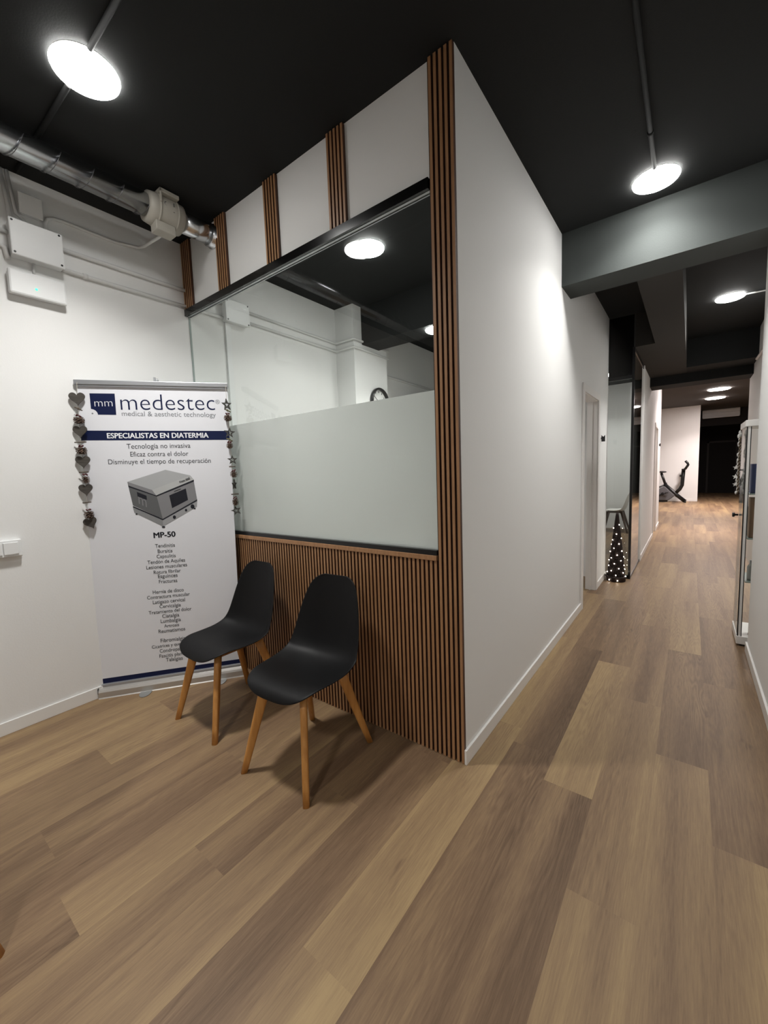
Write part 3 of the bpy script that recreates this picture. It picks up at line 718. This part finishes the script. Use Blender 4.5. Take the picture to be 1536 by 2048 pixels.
# the small dark wordmark on the lid, too blurred to read
for p_ in stroke([(0.552, 1.368), (0.556, 1.358), (0.558, 1.370)], 0.0022) + stroke([(0.562, 1.364), (0.586, 1.373)], 0.0042) + stroke([(0.590, 1.376), (0.616, 1.386)], 0.0050) + stroke([(0.611, 1.384), (0.612, 1.394)], 0.0022):
    polys.append((p_, 2))
ink_poly('device_picture', polys, [M['pgrey1'], M['pgrey2'], M['pgrey3'], M['pgrey4'], M['pgrey5'], M['pgrey6'], M['ink']])
text_part('device_letter', [('m', 0.306, 1.234, 0.350, 1.208, 0.0, 1.5)], M['pgrey4'], 0.0034)
text_part('model_text', [('MP-50', 0.374, 1.006, 0.501, 1.006, 0.024, 1.0)], M['ink'])
lst = [('Tendinitis', .376, .940, .493), ('Bursitis', .389, .904, .475), ('Capsulitis', .380, .870, .492), ('Tendón de Aquiles', .323, .836, .546), ('Lesiones musculares', .314, .802, .556),
       ('Rotura fibrilar', .354, .767, .515), ('Esguinces', .377, .737, .493), ('Fracturas', .380, .702, .489), ('Hernia de disco', .338, .635, .523), ('Contractura muscular', .302, .602, .558),
       ('Latigazo cervical', .333, .567, .526), ('Cervicalgia', .370, .534, .498), ('Tratamiento del dolor', .303, .500, .561), ('Ciatalgia', .381, .467, .483), ('Lumbalgia', .369, .433, .490),
       ('Artrosis', .387, .400, .477), ('Reumatismos', .351, .366, .512), ('Fibromialgia', .358, .301, .508), ('Cicatrices y quemaduras', .303, .267, .565), ('Condropatías', .347, .232, .508),
       ('Fascitis plantar', .343, .197, .515), ('Talalgias', .380, .165, .482)]
for q in (lst[:8], lst[8:17], lst[17:]):
    text_part('conditions_text', [(t, a, z+0.001, b, z-0.001, 0.004, 1.15) for t, a, z, b in q], M['inkgrey'])
ink_poly('bottom_blue_line', [([(ul(.112)+.001, .112), (ul(.08)+.001, .079), (ur(.08)-.001, .079), (ur(.112)-.001, .108)], 0)], [M['navy']])

# ------------------------------------------------------------------ garlands on the banner
GOFF = -0.018
def heart_outline(s):
    out = []
    for i in range(40):
        t = 2*PI*i/40
        x = 16*math.sin(t)**3; y = 13*math.cos(t)-5*math.cos(2*t)-2*math.cos(3*t)-math.cos(4*t)
        out.append((x*s/32, (y+2.5)*s/30))
    return out[::-1]
def star_outline(r, k=0.42):
    return [((r if i % 2 == 0 else r*k)*math.sin(-i*PI/5), (r if i % 2 == 0 else r*k)*math.cos(i*PI/5)) for i in range(10)]
def frame(yaw, roll=0.0):
    u = Matrix.Rotation(yaw, 3, 'Z') @ BD; n = u.cross(UZ)
    u2 = math.cos(roll)*u + math.sin(roll)*UZ; v2 = -math.sin(roll)*u + math.cos(roll)*UZ
    return u2, v2
def cone_mesh(c, w, h):
    m = MB(); c = Vector(c); rnd = random.Random(int(c.z*1e4)); m.mi = 0
    m.ball(c, 1.0, 12, 8, (w*0.30, w*0.30, h*0.46))
    lv = 7
    for i in range(lv):
        t = (i+0.5)/lv; z = (0.46-0.95*t)*h; rad = w*0.5*(0.62+0.38*math.sin(PI*(0.15+0.75*t))) * (1 if t < .8 else .72)
        n = 9
        for j in range(n):
            a = 2*PI*(j+0.5*(i % 2))/n + rnd.uniform(-.12, .12)
            d = Vector((math.cos(a), math.sin(a), 0)); tg = Vector((-math.sin(a), math.cos(a), 0))
            p0 = c+UZ*(z+0.002)+d*rad*0.35; tip = c+UZ*(z+rnd.uniform(.001, .004))+d*rad
            hw = w*0.085
            m.mi = 0
            m.quad([p0-tg*hw*.5, p0+tg*hw*.5, tip+tg*hw, tip-tg*hw]); m.quad([p0-tg*hw*.5-UZ*.003, tip-tg*hw-UZ*.004, tip+tg*hw-UZ*.004, p0+tg*hw*.5-UZ*.003])
            m.mi = 1
            m.quad([tip-tg*hw, tip+tg*hw, tip+tg*hw-UZ*.004, tip-tg*hw-UZ*.004])
    return m
def berries(c):
    m = MB(); rnd = random.Random(int(c[2]*997))
    for k in range(6):
        a = k*PI/3; m.ball(Vector(c)+Vector((0.010*math.cos(a), 0.010*math.sin(a), rnd.uniform(-.004, .008))), 0.0048, 8, 6)
    return m
def garland(name, label, items, ust, zt):
    t = thing(name, label, 'garland', tuple(bp(ust, zt, GOFF)))
    path = [bp(ust, zt+0.012, GOFF-0.01)]
    base = t.location
    for k, u, z, *ex in items:
        c = bp(u, z, GOFF)
        path.append(c+BN*0.0 + UZ*0.0)
        if k == 'heart':
            yaw, roll, s = ex; U, V = frame(yaw, roll)
            obj('heart', MB().prism(heart_outline(s), c, U, V, 0.007), M['heart'], t, 0.0012, shift=base)
        elif k == 'star':
            yaw, roll, s = ex; U, V = frame(yaw, roll)
            obj('star', MB().prism(star_outline(s), c, U, V, 0.008, star_outline(s*0.42)), M['star'], t, 0.0008, shift=base)
        elif k == 'cone':
            w, h = ex
            obj('pine_cone', cone_mesh(c, w, h), [M['cone'], M['conetip']], t, shift=base, normals=False)
            obj('berries', berries(c+UZ*(h*0.5+0.006)), M['berry'], t, shift=base)
        elif k == 'twig':
            ln, roll = ex; U, V = frame(0, roll)
            obj('twig', MB().tube([c-U*ln/2, c, c+U*ln/2], 0.0035, 8), M['twig'], t, shift=base)
        elif k == 'bow':
            U, V = frame(0, 0)
            obj('bow', MB().tube([c-U*0.018+V*0.008, c, c+U*0.020-V*0.012], 0.004, 6).ball(c, 0.007, 8, 6), M['moss' if ex else 'twig'], t, shift=base)
    obj('string', MB().tube(path, 0.0012, 6), M['string'], t, shift=base)
garland('garland', 'hanging garland of grey wooden hearts and pine cones on the banner left edge', [
    ('heart', 0.036, 1.881, 0.15, 0.03, 0.082), ('bow', 0.036, 1.826), ('cone', 0.034, 1.755, 0.058, 0.040), ('heart', 0.034, 1.686, -0.05, 0.02, 0.076), ('twig', 0.029, 1.625, 0.062, 0.03),
    ('cone', 0.030, 1.573, 0.058, 0.044), ('heart', 0.032, 1.504, 0.05, 0.0, 0.077), ('twig', 0.030, 1.444, 0.050, 0.05), ('cone', 0.036, 1.397, 0.042, 0.044), ('heart', 0.032, 1.334, 0.0, 0.05, 0.074),
    ('twig', 0.030, 1.258, 0.046, 0.07), ('cone', 0.034, 1.180, 0.054, 0.046), ('heart', 0.040, 1.128, 0.0, 0.35, 0.074)], 0.040, 1.972)
garland('garland', 'hanging garland of hollow wooden stars and pine cones on the banner right edge', [
    ('star', 0.879, 1.858, 0.75, 0.1, 0.040), ('bow', 0.880, 1.822, 1), ('cone', 0.880, 1.770, 0.050, 0.038), ('star', 0.884, 1.676, 0.1, -0.1, 0.038), ('bow', 0.880, 1.632, 1), ('cone', 0.879, 1.589, 0.040, 0.036),
    ('star', 0.890, 1.497, 0.0, 0.02, 0.034), ('twig', 0.886, 1.453, 0.040, 0.05), ('cone', 0.892, 1.399, 0.047, 0.038), ('star', 0.891, 1.333, 1.25, 0.0, 0.036), ('twig', 0.891, 1.268, 0.048, 0.02),
    ('cone', 0.890, 1.213, 0.040, 0.046), ('star', 0.892, 1.157, 0.0, 0.25, 0.035)], 0.879, 1.972)

# ------------------------------------------------------------------ shell chairs
def chair_shell(thick=0.006):
    # side profile from front lip to top of the back: y, z, half width, edge curl
    P = [(-0.226, 0.404, 0.030, 0.000), (-0.2255, 0.407, 0.080, 0.000), (-0.222, 0.415, 0.118, 0.000), (-0.212, 0.427, 0.152, 0.001), (-0.195, 0.438, 0.178, 0.003),
         (-0.165, 0.446, 0.198, 0.007), (-0.12, 0.447, 0.213, 0.013),
         (-0.05, 0.439, 0.224, 0.020), (0.03, 0.432, 0.229, 0.030), (0.10, 0.434, 0.228, 0.044), (0.150, 0.450, 0.224, 0.055), (0.182, 0.485, 0.219, 0.058),
         (0.202, 0.540, 0.213, 0.052), (0.220, 0.610, 0.203, 0.046), (0.237, 0.685, 0.188, 0.040), (0.251, 0.752, 0.168, 0.032), (0.261, 0.800, 0.146, 0.024),
         (0.268, 0.832, 0.112, 0.016), (0.271, 0.846, 0.072, 0.010)]
    def cr(a, b, c, d, t): return 0.5*((2*b)+(-a+c)*t+(2*a-5*b+4*c-d)*t*t+(-a+3*b-3*c+d)*t*t*t)
    S_ = []
    n = len(P)
    for i in range(n-1):
        q = [P[max(i-1, 0)], P[i], P[i+1], P[min(i+2, n-1)]]
        for k in range(3): S_.append([cr(q[0][m], q[1][m], q[2][m], q[3][m], k/3) for m in range(4)])
    S_.append(list(P[-1]))
    mb = MB(); prev = None; NW = 17
    for i, (y, z, w, c) in enumerate(S_):
        a = S_[max(i-1, 0)]; b = S_[min(i+1, len(S_)-1)]
        t = Vector((0, b[0]-a[0], b[1]-a[1])).normalized(); nn = Vector((0, -t.z, t.y))
        row = []
        for j in range(NW):
            s = -1+2*j/(NW-1); s = math.sin(s*PI/2)*0.35+s*0.65
            p = Vector((s*w, y, z)) + nn*(c*abs(s)**2.4)
            row.append(mb.bm.verts.new(p))
        if prev:
            for j in range(NW-1):
                f = mb.bm.faces.new((prev[j], prev[j+1], row[j+1], row[j])); f.smooth = True
        prev = row
    return mb
def make_chair(name, label, shellm, legm, loc, rz, group=None):
    t = thing(name, label, 'chair', loc, rz, group)
    s = obj('seat_shell', chair_shell(), shellm, t)
    so = s.modifiers.new('solid', 'SOLIDIFY'); so.thickness = 0.007; so.offset = 0
    sb = s.modifiers.new('sub', 'SUBSURF'); sb.levels = 1; sb.render_levels = 1
    tops = {(-1, -1): (-0.115, -0.135), (1, -1): (0.115, -0.135), (-1, 1): (-0.115, 0.115), (1, 1): (0.115, 0.115)}
    for (sx, sy), (tx, ty) in tops.items():
        fx, fy = sx*0.196, (-0.235 if sy < 0 else 0.235)
        a = Vector((tx, ty, 0.428)); b = Vector((fx, fy, 0.0))
        m = MB(); ax = Vector((fx-tx, fy-ty, 0)).normalized(); ay = Vector((-ax.y, ax.x, 0)); rings = []
        for k in range(7):
            q = k/6; c = a.lerp(b, q); w1 = 0.0275-0.0125*q; w2 = 0.0160-0.0015*q
            rings.append([m.bm.verts.new(c+ax*(w1*math.copysign(abs(math.cos(al))**0.6, math.cos(al)))+ay*(w2*math.copysign(abs(math.sin(al))**0.6, math.sin(al)))) for al in [2*PI*i/16 for i in range(16)]])
        for A, B in zip(rings, rings[1:]):
            for i in range(16):
                f = m.bm.faces.new((A[i], A[(i+1) % 16], B[(i+1) % 16], B[i])); f.smooth = True
        m.bm.faces.new(rings[0][::-1]); m.bm.faces.new(rings[-1])
        obj('leg', m, legm, t)
    r = MB()
    for sx in (-1, 1): r.box((sx*0.100-0.008, -0.115, 0.398), (sx*0.100+0.008, 0.100, 0.424))
    for y in (-0.115, 0.100): r.box((-0.100, y-0.008, 0.398), (0.100, y+0.008, 0.424))
    obj('apron', r, M['apron'] if shellm is M['shell'] else legm, t, 0.003)
    obj('mount_plate', MB().box((-0.09, -0.09, 0.412), (0.09, 0.09, 0.427)), M['blackmetal'], t)
    return t
c1 = make_chair('shell_chair', 'black shell chair with wooden legs right beside the white banner', M['shell'], M['leg'], (-1.328, -0.356, 0), 0.0, 'black shell chairs')
dup(c1, (-0.650, -0.372, 0), 0.085, 'black shell chair with wooden legs nearest the corner slats and corridor', 'black shell chairs')
dup(c1, (-0.975, -1.715, 0), 0.0, 'chair with only one wooden leg tip showing at the bottom left frame edge', 'black shell chairs')
make_chair('shell_chair', 'white shell chair with dark legs seen behind the glass beyond the lit tree', M['chairwhite'], M['legdark'], (-0.40, 7.90, 0), -PI/2)

# ------------------------------------------------------------------ lit twig tree
TX, TY = 0.135, 3.80
tr_ = thing('twig_tree', 'small dark cone-shaped twig tree with fairy lights before the glass post', 'christmas tree', (TX, TY, 0))
tm = MB(); rnd = random.Random(3)
def cone_r(z): return 0.088*(1-(z-0.05)/0.80)+0.006
for k in range(46):
    a0 = rnd.uniform(0, 2*PI); dirn = rnd.choice((-1, 1)); z0 = 0.05; pts = []
    for i in range(26):
        z = z0+0.76*i/25; a = a0+dirn*i*0.10+rnd.uniform(-.05, .05); rr = cone_r(z)*rnd.uniform(0.86, 1.04)
        pts.append((TX+rr*math.cos(a), TY+rr*math.sin(a), z))
    tm.tube(pts, 0.0042, 5)
for k in range(26):
    z = 0.06+0.028*k; rr = cone_r(z)*0.97
    tm.tube([(TX+rr*math.cos(a)*rnd.uniform(.95, 1.05), TY+rr*math.sin(a)*rnd.uniform(.95, 1.05), z+rnd.uniform(-.008, .008)) for a in [2*PI*i/16 for i in range(17)]], 0.0036, 5)
tm.lathe([(0.080, 0.055), (0.004, 0.80)], (TX, TY, 0), 'Z', 16)
part('twig_cone', tm, M['tree'], tr_)
part('base', MB().lathe([(0.096, 0.0), (0.100, 0.006), (0.100, 0.040), (0.108, 0.048), (0.108, 0.060), (0.08, 0.060)], (TX, TY, 0), 'Z', 32).box((TX-0.125, TY-0.012, 0.048), (TX-0.10, TY+0.012, 0.060)), M['tree'], tr_)
bz = [(0.02, -0.4), (0.025, 0.35), (0.05, 0.85)]
nb = 40
for i in range(nb):
    t = (i+0.5)/nb; z = 0.06+0.75*(1-math.sqrt(1-t*0.98)); a = i*2.39996
    rr = cone_r(z)+0.005
    part('bulb', MB().ball((TX+rr*math.cos(a), TY+rr*math.sin(a), z), 0.0046, 8, 6), M['bulb'], tr_)
for a in (-2.2, -1.3):
    part('bulb', MB().ball((TX+0.104*math.cos(a), TY+0.104*math.sin(a), 0.022), 0.0046, 8, 6), M['bulb'], tr_)

# ------------------------------------------------------------------ small signs on the corridor wall
sg = thing('door_sign', 'small black notched sign on the wall just past the first door', 'sign', (0.0, 3.66, 1.68))
part('plate', MB().prism([(-0.018, -0.036), (0.018, -0.036), (0.018, 0.036), (0.0, 0.016), (-0.018, 0.036)], (0.022, 3.50, 1.675), (1, 0, 0), (0, 0, 1), 0.006), M['blackmetal'], sg)
part('bracket', MB().box((0.0, 3.49, 1.665), (0.008, 3.51, 1.685)), M['blackmetal'], sg)
sg2 = thing('door_sign', 'tiny black sign on the far wall past the second door', 'sign', (0.264, 8.75, 1.76))
part('plate', MB().box((0.272, 8.747, 1.735), (0.296, 8.753, 1.795)), M['blackmetal'], sg2)
part('bracket', MB().box((0.264, 8.745, 1.755), (0.272, 8.755, 1.775)), M['blackmetal'], sg2)

# ------------------------------------------------------------------ glass display cabinet in the niche
VX0, VX1, VY0, VY1, VH = 1.112, 1.455, 2.262, 2.63, 1.655
vc = thing('display_cabinet', 'tall glass display cabinet with white top and base in the right niche', 'cabinet', ((VX0+VX1)/2, (VY0+VY1)/2, 0))
part('base', MB().box((VX0, VY0, 0.015), (VX1, VY1, 0.075)), M['trim'], vc, 0.003)
part('plinth', MB().box((VX0+0.02, VY0+0.008, 0.0), (VX1-0.02, VY1-0.02, 0.015)), M['blackmetal'], vc)
part('top', MB().box((VX0-0.004, VY0-0.004, VH-0.045), (VX1, VY1+0.004, VH)), M['trim'], vc, 0.003)
for x, y in ((VX0+0.010, VY0+0.006), (VX0+0.010, VY1-0.018)):
    part('corner_post', MB().box((x, y, 0.075), (x+0.015, y+0.012, VH-0.045)), M['trim'], vc)
part('corner_seal', MB().box((VX0+0.003, VY0+0.004, 0.075), (VX0+0.010, VY0+0.012, VH-0.045)).box((VX0+0.025, VY0+0.004, 0.075), (VX0+0.030, VY0+0.012, VH-0.045)), M['blackmetal'], vc)
part('side_pane', MB().box((VX0+0.030, VY0+0.006, 0.075), (VX1, VY0+0.010, VH-0.045)), M['glassdark'], vc)
part('front_pane', MB().box((VX0+0.004, VY0+0.016, 0.075), (VX0+0.008, VY1-0.02, VH-0.045)), M['glassdark'], vc)
for z in (0.48, 0.80, 1.125):
    part('shelf', MB().box((VX0+0.035, VY0+0.016, z), (VX1-0.006, VY1-0.02, z+0.008)), M['edge'], vc)
part('lock_knob', MB().lathe([(0.016, 0), (0.018, 0.012), (0.012, 0.016), (0.008, 0.018), (0.008, 0.036)], (VX0-0.034, VY1-0.06, 0.95), 'X', 20), M['blackmetal'], vc)
# front garland: frosty drape hung inside the front pane
fg = thing('frosted_garland', 'white frosted garland with star tips on the display cabinet front edge', 'garland', (VX0-0.01, VY1-0.05, 1.6))
gm = MB(); rnd = random.Random(5)
for k in range(34):
    z = 1.585-0.46*k/33; w = 0.012+0.022*(k/33)
    c = Vector((VX0-0.014+rnd.uniform(-.006, .004), VY1-0.12+rnd.uniform(-w, w), z)); gm.ball(c, rnd.uniform(.008, .015), 6, 4, (0.7, 1, 1.3))
st_ = part('strands', gm, M['frost'], fg); st_['kind'] = 'stuff'
tn = MB()
for k in range(16):
    z = 1.55-0.40*k/15; tn.tube([(VX0-0.012, VY1-0.19+rnd.uniform(-.02, .02), z), (VX0-0.020, VY1-0.17+rnd.uniform(-.02, .02), z-0.03)], 0.005, 5)
tn_ = part('tinsel', tn, M['tarn'], fg); tn_['kind'] = 'stuff'
for z, s in ((1.32, 0.020), (1.25, 0.022), (1.19, 0.018)):
    part('star', MB().prism(star_outline(s), (VX0-0.026, VY1-0.09, z), (1, 0, 0), (0, 0, 1), 0.006), M['frost'], fg)
tag(obj('carton', MB().box((VX0+0.045, VY0+0.06, 1.134), (VX0+0.085, VY0+0.16, 1.345)), M['blue'], bevel=0.002), 'blue carton on the upper glass shelf of the display cabinet', 'box')
tag(obj('carton', MB().box((VX0+0.045, VY0+0.05, 0.809), (VX0+0.080, VY0+0.15, 1.10)), M['brown'], bevel=0.002), 'brown carton on the middle glass shelf of the display cabinet', 'box')
tag(obj('carton', MB().box((VX0+0.045, VY0+0.20, 0.809), (VX0+0.100, VY0+0.31, 1.02)), M['grey'], bevel=0.002), 'grey carton behind the brown one on the middle cabinet shelf', 'box')
tag(obj('bottle', MB().lathe([(0.022, 0), (0.023, 0.01), (0.023, 0.10), (0.010, 0.125), (0.010, 0.15)], (VX0+0.072, VY0+0.09, 0.488), 'Z', 20), M['metalgrey']), 'silver bottle on the lower glass shelf of the display cabinet', 'bottle')
fr_ = thing('photo_frame', 'small tilted white frame leaning on the lower cabinet shelf', 'picture frame', (1.24, 2.36, 0.488))
part('frame', MB().box((1.215, 2.36, 0.4885), (1.285, 2.368, 0.60)), M['frost'], fr_)
part('stand', MB().tube([(1.25, 2.372, 0.590), (1.23, 2.44, 0.490)], 0.003, 6), M['blackmetal'], fr_)
rd = thing('figurine', 'small dark red figurine standing on the display cabinet base', 'figurine', (1.205, 2.32, 0.075))
part('body', MB().lathe([(0.024, 0), (0.026, 0.008), (0.017, 0.05), (0.013, 0.10), (0.017, 0.125), (0.011, 0.15)], (1.205, 2.32, 0.0755), 'Z', 18), M['red'], rd)
part('head', MB().ball((1.205, 2.32, 0.236), 0.013), M['frost'], rd)

# white conduit and small box on the niche wall
conduit('wall_conduit', 'white conduit running along the upper right wall beyond the cabinet', [(1.452, 3.9, 2.655), (1.452, 5.62, 2.675)], 0.016, M['tube'])

# ------------------------------------------------------------------ gym: air conditioner and exercise bike
ac = thing('air_conditioner', 'white split air conditioner on the dark wall at the far end', 'air conditioner', (1.67, 18.4, 3.02))
part('body', MB().box((1.12, 18.34, 3.04), (2.22, 18.55, 3.335)), M['plastic'], ac, 0.02)
part('flap', MB().box((1.14, 18.30, 3.02), (2.20, 18.40, 3.06)), M['plastic'], ac, 0.005)
part('grille', MB().box((1.14, 18.335, 3.20), (2.20, 18.342, 3.21)), M['metalgrey'], ac)
BY = 15.9
eb = thing('exercise_bike', 'black exercise bike with grey shroud against the far white wall', 'exercise bike', (0.2, BY, 0))
part('main_beam', MB().tube([(0.10, BY, 0.63), (0.45, BY, 0.26), (0.70, BY, 0.03)], 0.062, 12), M['bike'], eb)
part('foot', MB().tube([(0.70, BY-0.25, 0.03), (0.70, BY+0.25, 0.03)], 0.03, 12), M['bike'], eb)
part('foot', MB().tube([(-0.25, BY-0.25, 0.03), (-0.25, BY+0.25, 0.03)], 0.03, 12), M['bike'], eb)
part('rear_beam', MB().tube([(-0.25, BY, 0.03), (0.20, BY, 0.04)], 0.03, 10), M['bike'], eb)
part('upper_beam', MB().tube([(0.10, BY, 0.62), (-0.30, BY, 0.40)], 0.03, 10), M['bike'], eb)
part('shroud', MB().prism([(-0.25, 0.06), (0.22, 0.06), (0.42, 0.24), (0.10, 0.58), (-0.20, 0.40)], (0, BY, 0), (1, 0, 0), (0, 0, 1), 0.12), M['bikegrey'], eb, 0.03)
part('seat_post', MB().tube([(0.13, BY, 0.60), (-0.01, BY, 1.04)], 0.042, 10), M['bike'], eb)
part('saddle', MB().ball((0.0, BY, 1.075), 1.0, 16, 10, (0.15, 0.10, 0.036)), M['bike'], eb)
part('saddle_clamp', MB().box((0.10, BY-0.05, 0.66), (0.17, BY+0.05, 0.69)), M['bike'], eb)
part('handle_post', MB().tube([(0.42, BY, 0.32), (0.54, BY, 0.46), (0.60, BY, 0.60), (0.61, BY, 0.80), (0.625, BY, 1.13)], 0.055, 12), M['bike'], eb)
for s in (-0.16, 0.16):
    part('handlebar', MB().tube([(0.62, BY, 1.12), (0.68, BY+s, 1.17), (0.75, BY+s, 1.30), (0.73, BY+s, 1.36), (0.67, BY+s, 1.44)], 0.038, 10), M['bike'], eb)
part('console', MB().box((0.57, BY-0.08, 1.13), (0.70, BY+0.08, 1.17)), M['bike'], eb, 0.01)
part('knob', MB().lathe([(0.03, 0), (0.04, 0.02), (0.03, 0.06)], (0.52, BY, 0.93), 'X', 12), M['bike'], eb)
part('crank', MB().lathe([(0.05, -0.02), (0.05, 0.02)], (0.05, BY-0.08, 0.30), 'Y', 16).tube([(-0.06, BY-0.10, 0.25), (0.16, BY-0.10, 0.33)], 0.015, 8), M['bike'], eb)
for x, z in ((-0.07, 0.24), (0.17, 0.34)): part('pedal', MB().box((x-0.05, BY-0.20, z-0.012), (x+0.05, BY-0.11, z+0.012)), M['bike'], eb)
